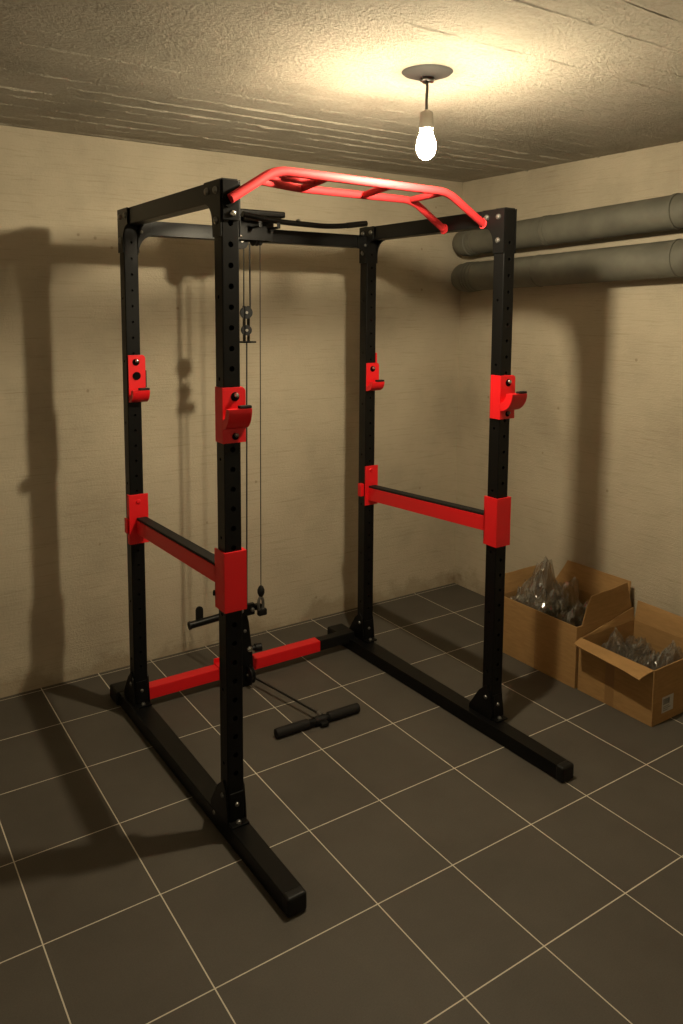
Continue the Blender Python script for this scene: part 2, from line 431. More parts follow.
# base rails, with plastic end caps
for side in 'LR':
    x = RAILX[side]
    xr0, xr1 = (x - 0.022, x + 0.0585) if side == 'L' else (x - 0.028, x + 0.058)      # the rear end is a little wider
    bm = B(); add_prism(bm, [(x - 0.002, -0.355), (x + 0.0595, -0.355), (xr1, 1.03), (xr0, 1.03)], 'z', 0.002, BZ, bev=0.003)
    rail = link('base_rail', bm, M['black'], rack)
    for y0, y1, x0_, x1_ in ((-0.386, -0.350, x - 0.0035, x + 0.061), (1.025, 1.125, xr0 - 0.012, xr1 - 0.004)):
        bm = B(); add_box(bm, (x0_, y0, 0.0), (x1_, y1, BZ + 0.002), bev=0.009, seg=3)
        link('end_cap', bm, M['black_plastic'], rail)

# foot brackets: front plate, side plate, triangular web behind
for k, (x, y) in UP.items():
    bm = B()
    add_box(bm, (x - 0.002, y - 0.034, BZ), (x + RS + 0.002, y + 0.0, BZ + 0.006), bev=0.001)       # toe
    add_box(bm, (x + 0.004, y - 0.006, BZ), (x + RS - 0.004, y, BZ + 0.10), bev=0.002)              # front plate
    for sx in (x - 0.0055, x + RS):
        poly = [(y - 0.006, BZ - 0.035), (y + RS + 0.068, BZ - 0.035), (y + RS + 0.066, BZ + 0.018), (y + RS + 0.012, BZ + 0.10), (y + RS * 0.5, BZ + 0.135), (y + 0.006, BZ + 0.11), (y - 0.006, BZ + 0.02)]
        add_prism(bm, poly, 'x', sx, sx + 0.0055, bev=0.001)
    add_box(bm, (x, y + RS, BZ), (x + RS, y + RS + 0.062, BZ + 0.006), bev=0.001)
    fb = link('foot_bracket', bm, M['black'], rack)
    bolts(fb, [(x + RS / 2, y - 0.018, BZ + 0.006)], (0, 0, 1), 0.009, 0.008)
    bolts(fb, [(x - 0.0055, y + RS * 0.5, BZ + 0.085), (x - 0.0055, y + RS + 0.035, BZ - 0.01)], (-1, 0, 0), 0.0085, 0.006)
    bolts(fb, [(x + RS * .5, y - 0.006, BZ + 0.06)], (0, -1, 0), 0.0075, 0.006)

# top side beams with rounded gusset plates
TOPH = 0.062
def gusset_poly(sgn, y0, z1, reach=0.115, drop=0.165):
    """plate covering the joint: sgn=+1 beam leaves towards +y"""
    p = [(0.0, 0.0), (reach, 0.0), (reach, -TOPH)]
    for i in range(9):
        t = i / 8 * PI / 2
        p.append((RS + (reach - RS) * (1 - math.sin(t)), -TOPH - (drop - TOPH) * (1 - math.cos(t)) * 0.62))
    p += [(RS, -drop), (0.0, -drop)]
    return [(y0 + sgn * a, z1 + b) for a, b in p]
for side, x in (('L', 0.0), ('R', RW - RS)):
    bm = B(); add_box(bm, (x + 0.002, RS, RH - TOPH), (x + RS - 0.002, RD - RS, RH), bev=0.003)
    beam = link('side_beam', bm, M['black'], rack)
    for yy, sg in ((0.0, 1), (RD, -1)):
        for sx, dx in ((x - 0.005, -1), (x + RS, 1)):
            bm = B(); add_prism(bm, gusset_poly(sg, yy, RH), 'x', sx, sx + 0.005, bev=0.001)
            g = link('gusset_plate', bm, M['black'], beam)
            fx = sx if dx < 0 else sx + 0.005
            bolts(g, [(fx, yy + sg * 0.030, RH - 0.030), (fx, yy + sg * 0.092, RH - 0.028), (fx, yy + sg * 0.030, RH - 0.118)], (dx, 0, 0), 0.0115, 0.0075)

# rear crossbeam
CBZ0, CBZ1 = 1.972, 2.030
bm = B(); add_box(bm, (RS, RD - RS + 0.003, CBZ0), (RW - RS, RD - 0.003, CBZ1), bev=0.003)
cross = link('rear_crossbeam', bm, M['black'], rack)
for x0, sg in ((RS - 0.001, 1), (RW - RS + 0.001, -1)):
    p = [(0, 0.05), (0.055, 0.05), (0.055, -0.002)]
    for i in range(7):
        t = i / 6 * PI / 2
        p.append((0.055 * (1 - math.sin(t)), -0.002 - 0.075 * (1 - math.cos(t))))
    p += [(0, -0.077)]
    poly = [(x0 + sg * a, CBZ0 + b) for a, b in p]
    bm = B(); add_prism(bm, poly, 'y', RD - RS - 0.003, RD - RS + 0.003, bev=0.001)
    g = link('gusset_plate', bm, M['black'], cross)
    bolts(g, [(x0 + sg * 0.014, RD - RS - 0.003, CBZ0 + 0.012)], (0, -1, 0), 0.007, 0.005)

# red bottom crossmember between the base rails
CY0, CY1, CZ0, CZ1 = 0.932, 0.988, 0.039, 0.092
bm = B(); add_box(bm, (RAILX['L'] + 0.058, CY0, CZ0), (0.934, CY1, CZ1), bev=0.004)
cm = link('bottom_crossmember', bm, M['red'], rack); cm['label'] = 'red bottom crossmember between the black base rails'
bm = B(); add_box(bm, (0.934, CY0 + 0.003, CZ0 + 0.001), (RAILX['R'] + 0.004, CY1 - 0.003, CZ1 - 0.001), bev=0.004)
link('joint_sleeve', bm, M['black_plastic'], cm)
bm = B(); add_box(bm, (0.400, CY0 - 0.005, CZ0 - 0.004), (0.572, CY0, CZ1 + 0.020), bev=0.002); add_box(bm, (0.400, CY1, CZ0 - 0.004), (0.572, CY1 + 0.005, CZ1 + 0.024), bev=0.002)
add_box(bm, (0.400, CY0, CZ1), (0.572, CY1, CZ1 + 0.005), bev=0.001)
link('saddle_bracket', bm, M['red'], cm)

# pull-up bar
pu_r = 0.0145
bm = B()
front = [(0.020, -0.016, 2.010), (0.185, 0.012, 2.1115), (0.940, 0.080, 2.1165), (RW - RS - 0.006, 0.112, 2.021)]
add_tube(bm, round_path(front, 0.05), pu_r, 20)
rear = [(0.125, 0.001, 2.075), (0.466, 0.335, 2.119), (0.985, 0.340, 2.119), (RW - RS - 0.006, 0.340, 2.017)]
add_tube(bm, round_path(rear, 0.05), pu_r, 20)
pull = link('pull_up_bar', bm, M['red_bar'], rack); pull['label'] = 'red textured multi-grip pull-up bar on top of the frame'
def onfront(x): t = (x - 0.185) / (0.940 - 0.185); return Vector((x, 0.012 + t * 0.068, 2.1115 + t * 0.005))
def onrear(x): return Vector((x, 0.335, 2.119))
for xf, xr in ((0.39, 0.47), (0.665, 0.745), (0.925, 0.972)):
    bm = B(); add_tube(bm, [onfront(xf), onrear(xr)], 0.0125, 16); link('rung', bm, M['red_bar'], pull)
bm = B(); add_tube(bm, [Vector((0.150, 0.004, 2.091)), Vector((0.43, 0.17, 2.118))], 0.0115, 16); link('grip', bm, M['red_bar'], pull)
for p, d in ((Vector(front[-1]) + Vector((0.006, 0, 0)), (-1, 0, 0)), (Vector(rear[-1]) + Vector((0.006, 0, 0)), (-1, 0, 0))):
    bm = B(); add_cyl(bm, p, p + Vector(d) * 0.007, 0.021, 24); link('flange', bm, M['red_bar'], pull)
# mounting plate with its bolts on the front-left post
bm = B(); add_box(bm, (0.001, -0.006, RH - 0.118), (RS - 0.001, 0.0, RH - 0.002), bev=0.002)
mp = link('mounting_plate', bm, M['black'], rack)
bm = B(); add_cyl(bm, (0.020, -0.006, 2.008), (0.020, -0.011, 2.008), 0.021, 24); link('flange', bm, M['hole'], mp)
bolts(mp, [(0.033, -0.006, RH - 0.098)], (0, -1, 0), 0.010, 0.007, 'steel')
# caps on the posts
for k, (x, y) in UP.items():
    bm = B(); add_box(bm, (x + 0.002, y + 0.002, RH - 0.002), (x + RS - 0.002, y + RS - 0.002, RH + 0.003), bev=0.002); link('post_cap', bm, M['black_plastic'], rack)

# lat tower: head block, pulleys, cables, carriage, low post
bm = B()
add_box(bm, (0.450, 0.800, CBZ0 - 0.002), (0.612, 0.806, 2.052), bev=0.002)
add_box(bm, (0.450, 0.872, CBZ0 - 0.002), (0.612, 0.882, 2.052), bev=0.002)
add_box(bm, (0.450, 0.800, 2.044), (0.612, 0.960, 2.052), bev=0.002)
add_box(bm, (0.607, 0.800, CBZ0 - 0.002), (0.613, 0.882, 2.052), bev=0.001)
head = link('pulley_head', bm, M['black'], rack)
for px in (0.50, 0.585):
    bm = B(); add_box(bm, (px, 0.722, 2.016), (px + 0.014, 0.801, 2.024), bev=0.001); add_box(bm, (px, 0.718, 2.016), (px + 0.014, 0.724, 2.040), bev=0.001)
    link('bar_rest', bm, M['black'], head)
bm = B(); add_box(bm, (0.440, 0.772, 2.066), (0.655, 0.935, 2.092), bev=0.007, seg=3); link('top_plate', bm, M['black_plastic'], head)
bm = B(); add_box(bm, (0.452, 0.80, 2.050), (0.60, 0.90, 2.068)); link('spacer', bm, M['hole'], head)
bm = B(); add_cyl(bm, (0.470, 0.792, 2.056), (0.535, 0.792, 2.056), 0.0095, 16); 
sp_ = link('pivot_pin', bm, M['bolt'], head)
bolts(sp_, [(0.536, 0.792, 2.056)], (1, 0, 0), 0.008, 0.008, 'steel')
bolts(head, [(0.458, 0.800, 1.985)], (0, -1, 0), 0.007, 0.006, 'steel')
bolts(head, [(0.540, 0.83, 2.092)], (0, 0, 1), 0.014, 0.006)

def wheel(c, r, parent, axis=(0, 1, 0)):
    c = Vector(c); a = Vector(axis)
    bm = B()
    add_tube(bm, [c - a * 0.010, c - a * 0.007, c - a * 0.001, c + a * 0.001, c + a * 0.007, c + a * 0.010], r, 28, radii=[r, r, r * 0.8, r * 0.8, r, r])
    w = link('pulley_wheel', bm, M['black_plastic'], parent)
    bm = B(); add_cyl(bm, c - a * 0.016, c + a * 0.016, 0.006, 12); link('axle_bolt', bm, M['steel'], w)
    return w
wheel((0.478, 0.84, 1.966), 0.032, head); wheel((0.545, 0.84, 1.985), 0.035, head, (1, 0, 0))
bm = B(); add_dome(bm, (0.567, 0.838, 1.975), (0, 0, -1), 0.013, 0.022); link('cable_stop', bm, M['black_plastic'], head)

# weight carriage and its two loading pegs
CARZ = 0.366
bm = B(); add_box(bm, (0.475, 0.815, 1.545), (0.535, 0.865, 1.552), bev=0.001)
add_box(bm, (0.489, 0.829, 1.552), (0.493, 0.851, 1.70), bev=0.001); add_box(bm, (0.509, 0.829, 1.552), (0.513, 0.851, 1.70), bev=0.001)
floatp = link('floating_pulley_bracket', bm, M['black'], rack)
wheel((0.501, 0.84, 1.672), 0.026, floatp, (0.30, 0.95, 0)); wheel((0.501, 0.84, 1.598), 0.022, floatp, (0.30, 0.95, 0))
for nm, pts, r, m in (('pulley_cable', [(0.492, 0.84, 1.96), (0.490, 0.84, 1.68)], 0.0028, 'cable'),
                      ('pulley_cable', [(0.519, 0.84, 1.96), (0.520, 0.84, 1.68)], 0.0036, 'cable'),
                      ('pulley_cable', [(0.505, 0.845, 1.55), (0.507, 0.868, 0.380)], 0.0032, 'cable'),
                      ('lat_cable', [(0.567, 0.838, 1.955), (0.562, 0.838, 0.468)], 0.0022, 'wire')):
    bm = B(); add_tube(bm, pts, r, 10); link(nm, bm, M[m], rack)
for gx in (0.478,):
    bm = B(); add_tube(bm, [(gx, 0.896, 0.10), (gx, 0.896, CBZ0 + 0.01)], 0.0045, 14); link('guide_rod', bm, M['steel'], rack)
# upright low post (tapers) carrying the low pulley
bm = B()
add_prism(bm, [(0.478, 0.0), (0.540, 0.0), (0.548, 0.06), (0.540, 0.16), (0.524, 0.30), (0.512, 0.36), (0.488, 0.36), (0.480, 0.2)], 'y', 0.884, 0.928, bev=0.003)
post = link('low_pulley_post', bm, M['black'], rack)
wheel((0.520, 0.870, 0.060), 0.040, post, (1, 0, 0))
bm = B(); add_cyl(bm, (0.540, 0.900, 0.165), (0.566, 0.894, 0.165), 0.011, 14); add_cyl(bm, (0.560, 0.894, 0.165), (0.588, 0.890, 0.165), 0.019, 18)
kn = link('locking_knob', bm, M['black_plastic'], post)
bolts(post, [(0.528, 0.884, 0.170)], (0, -1, 0), 0.014, 0.010, 'steel')
bolts(post, [(0.505, 0.884, 0.260)], (0, -1, 0), 0.008, 0.006, 'bolt')
bm = B(); add_box(bm, (0.460, 0.862, CARZ - 0.03), (0.545, 0.884, CARZ + 0.022), bev=0.004)
add_box(bm, (0.545, 0.858, CARZ - 0.012), (0.580, 0.886, CARZ + 0.012), bev=0.004)
car = link('weight_carriage', bm, M['black'], rack)
bm = B(); add_cyl(bm, (0.462, 0.873, CARZ - 0.004), (0.238, 0.873, CARZ - 0.016), 0.0155, 20); peg = link('loading_peg', bm, M['black'], car)
bm = B(); add_cyl(bm, (0.244, 0.873, CARZ - 0.0157), (0.236, 0.873, CARZ - 0.016), 0.0175, 20); link('end_cap', bm, M['black_plastic'], peg)
bm = B()
poly = [(0.277, CARZ - 0.01), (0.310, CARZ - 0.01), (0.310, CARZ + 0.034)] + [(0.2935 + 0.0165 * math.cos(t * PI / 8), CARZ + 0.034 + 0.0165 * math.sin(t * PI / 8)) for t in range(1, 8)] + [(0.277, CARZ + 0.034)]
add_prism(bm, poly, 'y', 0.888, 0.900, bev=0.003)
link('plate_stop', bm, M['black_plastic'], peg)
bolts(car, [(0.478, 0.862, CARZ), (0.532, 0.862, CARZ - 0.005)], (0, -1, 0), 0.010, 0.010, 'bolt')
# snap hook hanging on the lat cable
bm = B(); add_lathe(bm, (0.562, 0.838, 0.428), [(0.003, 0.046), (0.010, 0.040), (0.016, 0.026), (0.016, 0.012), (0.011, 0.0), (0.006, -0.006)], 18)
sh = link('cable_ball', bm, M['black_plastic'], rack)
bm = B(); ring = [(0.561 + 0.012 * math.cos(t * 2 * PI / 20), 0.838, 0.388 + 0.033 * math.sin(t * 2 * PI / 20)) for t in range(21)]
add_tube(bm, ring, 0.0068, 10, cap=False); link('snap_hook', bm, M['bolt'], sh)
bm = B(); add_box(bm, (0.546, 0.826, 0.336), (0.588, 0.851, 0.366), bev=0.006); link('hook_latch', bm, M['black_plastic'], sh)

# ------------------------------------------------------------------ J hooks (each lifts off its post)
def j_hook(post, label, zt, zb, z0o, z1o, reach, depth=0.055, xl=-0.0072, xr=RS + 0.016, lift=0.0, pad=False, top_bolt=0.028):
    x, y = UP[post]
    root = empty('j_hook', (RX + x, RY + y, 0), label, 'barbell hook', 'red barbell hooks on the posts')
    c = 0.0012; t = 0.006
    bm = B()
    add_prism(bm, [(xl, zb), (xr, zb), (xr, zt - 0.012), (xr - 0.004, zt - 0.004), (xr - 0.011, zt), (xl, zt)], 'y', -c - t, -c, bev=0.001)
    if xl < -c: add_box(bm, (xl, -c, zb), (-c, depth, zt), bev=0.001)
    add_box(bm, (RS + c, -c, zb), (RS + c + t, RS * 0.98, zt + lift), bev=0.001)
    br = link('bracket', bm, M['red'], root)
    # curved arm: solid profile, swept across the post
    z0 = zb + z0o; z1 = zb + z1o; H = z1 - z0; yi = reach * 0.42; th = min(0.032, H * 0.45)
    prof = [(-c - t, z0)]
    for i in range(1, 13):
        a = i / 12 * PI / 2
        prof.append((-c - t - (reach - 0.007) * math.sin(a), z0 + H * (1 - math.cos(a))))
    for i in range(0, 10):
        a = PI / 2 - i / 9 * PI / 2
        prof.append((-c - t - yi * math.sin(a), z0 + th + (H - th) * (1 - math.cos(a))))
    bm = B(); add_prism(bm, prof, 'x', xl + 0.0005, xr, bev=0.001)
    link('hook_arm', bm, M['red'], root)
    bm = B(); add_box(bm, (RS * 0.55, -reach + 0.001, z1 + 0.0005), (xr, -reach + 0.020, z1 + 0.009), bev=0.002)
    pd = link('hook_liner', bm, M['rubber'], root); pd['label'] = 'black protective liner'
    for zz, mat, r, wr in ((zt - top_bolt, 'steel', 0.0085, 0.014), (zb + 0.020, 'bolt', 0.007, 0.011)):
        if zz < z0 + th and zz > z0 - 0.008: continue
        bm = B(); add_cyl(bm, (0.034, -c - t, zz), (0.034, -c - t - 0.0015, zz), wr, 20); link('washer', bm, M['hole'], br)
        bm = B(); add_dome(bm, (0.037, -c - t - 0.0015, zz + 0.004), (0, -1, 0), r, 0.009); link('bolt', bm, M[mat], br)
    if pad:
        bm = B(); add_box(bm, (xr + 0.0005, -0.004, zt - 0.13), (xr + 0.0055, 0.02, zt - 0.062), bev=0.001); link('side_pad', bm, M['rubber'], br)
        bm = B(); add_cyl(bm, (0.036, -c - t, zt - 0.082), (0.036, -c - t - 0.004, zt - 0.082), 0.0155, 22); link('knob_hole', bm, M['hole'], br)
    return root
j_hook('FL', 'red barbell hook on the nearest post, biggest of the four in the photo', 1.456, 1.287, 0.044, 0.108, 0.050, depth=0.047, xr=RS + 0.0135)
j_hook('FR', 'red barbell hook on the front right post, in front of the plain right wall', 1.441, 1.273, 0.034, 0.102, 0.070, depth=0.046)
j_hook('BL', 'red barbell hook high on the rear left post, furthest left of the hooks', 1.505, 1.318, 0.0, 0.050, 0.054, depth=0.004, xl=0.004, pad=True)
j_hook('BR', 'small red barbell hook on the rear right post, furthest from the camera', 1.433, 1.300, 0.0, 0.045, 0.052, depth=0.020, xl=-0.0005, lift=0.047)

# ------------------------------------------------------------------ safety bars
def safety(xf, label, mirror):
    """bar spanning front and rear post; xf = outer-left x of the posts on that side"""
    root = empty('safety_bar', (RX + xf, RY, 0), label, 'safety bar', 'red safety bars between the posts')
    c = 0.0012; t = 0.006
    xl = -0.009 if mirror else -c - t; xr = RS + 0.0125
    def sleeve(y0, zt, zb, front):
        bm = B()
        ya, yb = y0 - c - t, y0 + RS + 0.008
        xl = (-0.0075 if front else -0.0012) if mirror else -c - t; xr = RS + 0.0125 if front else RS + 0.0155
        add_box(bm, (xl, ya, zb), (xr, ya + t, zt), bev=0.0012)
        if front:
            add_box(bm, (xl, ya + t, zb), (-c, yb, zt), bev=0.0012); add_box(bm, (RS + c, ya + t, zb), (xr, yb, zt), bev=0.0012)
            add_box(bm, (xl, y0 + RS + c, zb + 0.02), (xr, yb, zt - 0.05), bev=0.0012)
        else:
            add_box(bm, (xl, ya + t, zb), (min(-c, xl + t) if xl < -c - 0.001 else xl + 0.0011, y0 + (0.020 if xl < -c - 0.001 else -0.0002), zt), bev=0.0004)
            add_box(bm, (RS + c, ya + t, zb), (xr, y0 + RS * 0.7, zt - 0.015), bev=0.0012)
        return link('end_bracket', bm, M['red'], root)
    s1 = sleeve(0.0, 0.948 if not mirror else 0.962, 0.757 if not mirror else 0.768, True)
    s2 = sleeve(RD - RS, 0.945 if not mirror else 0.935, 0.742, False)
    bm = B(); add_dome(bm, (0.032, RD - RS - c - t, 0.915), (0, -1, 0), 0.010, 0.005); link('bolt', bm, M['red'], s2)
    bm = B(); add_box(bm, (-0.016 if not mirror else -0.022, RD - RS + 0.004, 0.787), (-0.0075 if not mirror else -0.0015, RD - RS + 0.030, 0.848), bev=0.002); link('locking_tab', bm, M['red'], s2)
    ya, yb = RS + 0.014, RD - RS - 0.0075
    za, zb_ = (0.8675, 0.840) if not mirror else (0.873, 0.828)
    xa, xb = (0.021, 0.060) if not mirror else (0.015, 0.056)
    hh = 0.055 if not mirror else 0.061
    bm = B(); add_prism(bm, [(ya, za - hh), (yb, zb_ - hh), (yb, zb_), (ya, za)], 'x', xa, xb, bev=0.002)
    link('beam', bm, M['red'], root)
    bm = B(); add_prism(bm, [(ya, za + 0.0004), (yb, zb_ + 0.0004), (yb, zb_ + 0.010), (ya, za + 0.010)], 'x', xa + 0.002, xb + 0.003, bev=0.0015)
    pd = link('rubber_pad', bm, M['rubber'], root); pd['label'] = 'black rubber pad along the top'
    if not mirror:
        bm = B(); add_cyl(bm, (xl + 0.004, RS + 0.012, 0.800), (xl - 0.002, RS + 0.016, 0.800), 0.009, 16); add_cyl(bm, (0.03, RS + 0.008, 0.79), (0.03, RS + 0.022, 0.79), 0.012, 16)
        link('pin_head', bm, M['black_plastic'], s1)
    return root
safety(0.0, 'red safety bar with black pad between the two left posts of the rack', False)
safety(RW - RS, 'red safety bar with black pad between the two right posts of the rack', True)

# ------------------------------------------------------------------ lat bar lying on the head block
lat = empty('lat_pulldown_bar', (RX + 0.75, RY + 0.80, 2.0925), 'slim black bar lying on the pulley head above the rear crossbeam', 'exercise bar')
bm = B()
pth = [(0.44, 0.745, 2.066), (0.60, 0.745, 2.046), (0.87, 0.750, 2.041), (1.045, 0.745, 2.066)]
pth = round_path([Vector(p) - Vector((0.75, 0.80, 2.0925)) for p in pth], 0.08)
add_tube(bm, pth, 0.0115, 16)
lb = link('bar', bm, M['black'], lat)
bm = B(); e = pth[-1]; d = (pth[-1] - pth[-2]).normalized(); add_tube(bm, [e - d * 0.10, e + d * 0.004], 0.0128, 16); link('grip_sleeve', bm, M['rubber'], lat)
bm = B(); m_ = Vector((0.70, 0.746, 2.046)) - Vector((0.75, 0.80, 2.0925)); add_dome(bm, m_ + Vector((0, 0, 0.009)), (0, 0, 1), 0.010, 0.008); link('bolt', bm, M['bolt'], lat)

# ------------------------------------------------------------------ low row handle on the floor
row = empty('row_handle', (RX + 0.61, RY + 0.434, 0), 'black straight row handle on a cord lying on the floor inside the rack', 'cable handle')
def rl(p): return Vector(p) - Vector((0.61, 0.434, 0))
bm = B(); add_cyl(bm, rl((0.425, 0.438, 0.018)), rl((0.795, 0.428, 0.018)), 0.0170, 20); link('bar', bm, M['black'], row)
for a, b in (((0.414, 0.4383, 0.0205), (0.560, 0.4343, 0.0205)), ((0.655, 0.4318, 0.0205), (0.803, 0.4278, 0.0205))):
    bm = B(); a_, b_ = rl(a), rl(b); dd = (b_ - a_).normalized()
    L_ = (b_ - a_).length
    add_tube(bm, [a_, a_ + dd * 0.004, b_ - dd * 0.004, b_], 0.0205, 22, radii=[0.0175, 0.0200, 0.0200, 0.0180]); g = link('grip', bm, M['rubber'], row)
bm = B(); add_cyl(bm, rl((0.590, 0.4333, 0.018)), rl((0.640, 0.4323, 0.018)), 0.0195, 20); add_box(bm, tuple(rl((0.604, 0.395, 0.004))), tuple(rl((0.640, 0.425, 0.022))), bev=0.006)
sw = link('swivel', bm, M['black_plastic'], row)
bm = B(); add_cyl(bm, rl((0.630, 0.440, 0.030)), rl((0.625, 0.462, 0.034)), 0.010, 14); link('eyelet', bm, M['bolt'], sw)
bm = B(); add_tube(bm, round_path([rl((0.544, 0.850, 0.040)), rl((0.575, 0.70, 0.039)), rl((0.625, 0.455, 0.034))], 0.1), 0.0050, 10); link('cord', bm, M['cable'], row)

# ------------------------------------------------------------------ cardboard boxes
CT = 0.005
def carton(name, lo, hi, label):
    x0, y0 = lo; x1, y1, h = hi
    root = empty(name, (x0, y0, 0), label, 'cardboard box', 'opened cardboard boxes by the right wall')
    W_, D_ = x1 - x0, y1 - y0
    bm = B()
    add_box(bm, (0, 0, 0.001), (W_, D_, 0.001 + CT))
    for a, b in (((0, 0), (CT, D_)), ((W_ - CT, 0), (W_, D_)), ((CT, 0), (W_ - CT, CT)), ((CT, D_ - CT), (W_ - CT, D_))):
        add_box(bm, (a[0], a[1], 0.001 + CT), (b[0], b[1], h))
    link('carton_body', bm, M['card'], root, smooth=False)
    return root
def sheet(name, quad, parent, mat, thick=0.004, nu=10, nv=5, warp=0.004, seed=0.0):
    """a slightly warped board; quad = hinge a, hinge b, outer b, outer a"""
    q = [Vector(p) for p in quad]
    nrm = (q[1] - q[0]).cross(q[3] - q[0]).normalized()
    bm = B(); G = []
    for s in (0, 1):
        g = []
        for j in range(nv + 1):
            v = j / nv; row_ = []
            for i in range(nu + 1):
                u = i / nu
                p = (q[0] * (1 - u) + q[1] * u) * (1 - v) + (q[3] * (1 - u) + q[2] * u) * v
                p = p + nrm * (warp * v * noise.noise(Vector((u * 3 + seed, v * 2, seed * 3.1))) * 2.2) + nrm * (thick * (s - 0.5))
                row_.append(bm.verts.new(p))
            g.append(row_)
        G.append(g)
    for s in (0, 1):
        for j in range(nv):
            for i in range(nu):
                bm.faces.new((G[s][j][i], G[s][j][i + 1], G[s][j + 1][i + 1], G[s][j + 1][i]))
    def strip(a, b):
        for i in range(len(a) - 1): bm.faces.new((a[i], a[i + 1], b[i + 1], b[i]))
    strip(G[0][0], G[1][0]); strip(G[0][-1], G[1][-1])
    strip([r[0] for r in G[0]], [r[0] for r in G[1]]); strip([r[-1] for r in G[0]], [r[-1] for r in G[1]])
    return link(name, bm, mat, parent)

AX0, AY0, AX1, AY1, AH = 2.725, 2.185, 3.125, 2.665, 0.286
A = carton('cardboard_box', (AX0, AY0), (AX1, AY1, AH), 'taller open cardboard box nearer the back corner, with raised flaps')
def la(*p): return (p[0] - AX0, p[1] - AY0, p[2])
sheet('flap', [la(AX1 - .003, AY0 + .02, AH), la(AX1 - .003, AY1 - .01, AH), la(3.145, AY1 - .07, 0.405), la(3.140, AY0 + .03, 0.408)], A, M['card'], seed=1.3)
sheet('flap', [la(AX0 + .004, AY1 - .003, AH), la(AX1 - .004, AY1 - .003, AH), la(AX1 - .02, AY1 + .015, 0.380), la(AX0 + .02, AY1 + .015, 0.378)], A, M['card'], seed=2.1)
sheet('flap', [la(AX0 + .034, AY0 + .003, AH - .008), la(AX1 - .006, AY0 + .003, AH - .002), la(3.066, AY0 - .004, 0.428), la(2.808, AY0 - .002, 0.415)], A, M['card'], seed=3.7)
sheet('flap', [la(AX0 + .003, AY0 + .03, AH - .004), la(AX0 + .003, AY1 - .02, AH - .004), la(AX0 + .016, AY1 - .03, AH - .13), la(AX0 + .016, AY0 + .05, AH - .13)], A, M['card'], seed=4.2)
bm = B(); add_box(bm, la(AX0 - 0.0012, 2.420, 0.002), la(AX0 + 0.0002, 2.4235, AH - 0.004)); link('seam_fold', bm, M['tape'], A, smooth=False)

BX0, BY0, BX1, BY1, BH = 2.731, 1.798, 3.120, 2.174, 0.240
Bx = carton('cardboard_box', (BX0, BY0), (BX1, BY1, BH), 'lower open cardboard box nearer the camera, with a white shipping label')
def lb_(*p): return (p[0] - BX0, p[1] - BY0, p[2])
sheet('flap', [lb_(BX0 + .002, BY0 + .004, BH - .001), lb_(BX0 + .002, BY1 - .006, BH + .003), lb_(2.652, BY1 - .034, BH + .004), lb_(2.652, BY0 + .014, BH - .020)], Bx, M['card'], seed=5.5)
sheet('flap', [lb_(BX1 - .003, BY0 + .004, BH), lb_(BX1 - .003, BY1 - .004, BH), lb_(BX1 + .020, BY1 - .006, 0.330), lb_(BX1 + .020, BY0 + .006, 0.322)], Bx, M['card'], seed=6.4)
sheet('flap', [lb_(BX0 + .02, BY1 - .003, BH), lb_(BX1 - .004, BY1 - .003, BH), lb_(BX1 - .01, BY1 + .004, 0.300), lb_(BX0 + .18, BY1 + .002, 0.262)], Bx, M['card'], seed=7.9)
sheet('flap', [lb_(BX0 + .01, BY0 + .004, BH - .002), lb_(BX1 - .01, BY0 + .004, BH - .002), lb_(BX1 - .03, BY0 + .022, BH - .12), lb_(BX0 + .03, BY0 + .022, BH - .12)], Bx, M['card'], seed=8.3)
bm = B(); add_box(bm, lb_(BX0 - 0.0006, 1.985, 0.002), lb_(BX0 + 0.0002, 2.030, BH - 0.004)); link('tape_strip', bm, M['tape'], Bx, smooth=False)
bm = B(); add_box(bm, lb_(2.795, BY0 - 0.0008, 0.040), lb_(2.872, BY0 + 0.0002, 0.108)); lab = link('shipping_label', bm, M['paper'], Bx, smooth=False); lab['label'] = 'small white printed label'
bm = B(); rr = random.Random(11); xx = 2.802
while xx < 2.845:
    w_ = rr.choice([0.0012, 0.002, 0.003]); add_box(bm, lb_(xx, BY0 - 0.0012, 0.074), lb_(xx + w_, BY0 - 0.0008, 0.100)); xx += w_ + rr.choice([0.0012, 0.002])
for i, ln in enumerate((0.040, 0.052, 0.034)): add_box(bm, lb_(2.802, BY0 - 0.0012, 0.064 - i * 0.008), lb_(2.802 + ln, BY0 - 0.0008, 0.067 - i * 0.008))
link('print_marks', bm, M['ink'], lab, smooth=False)

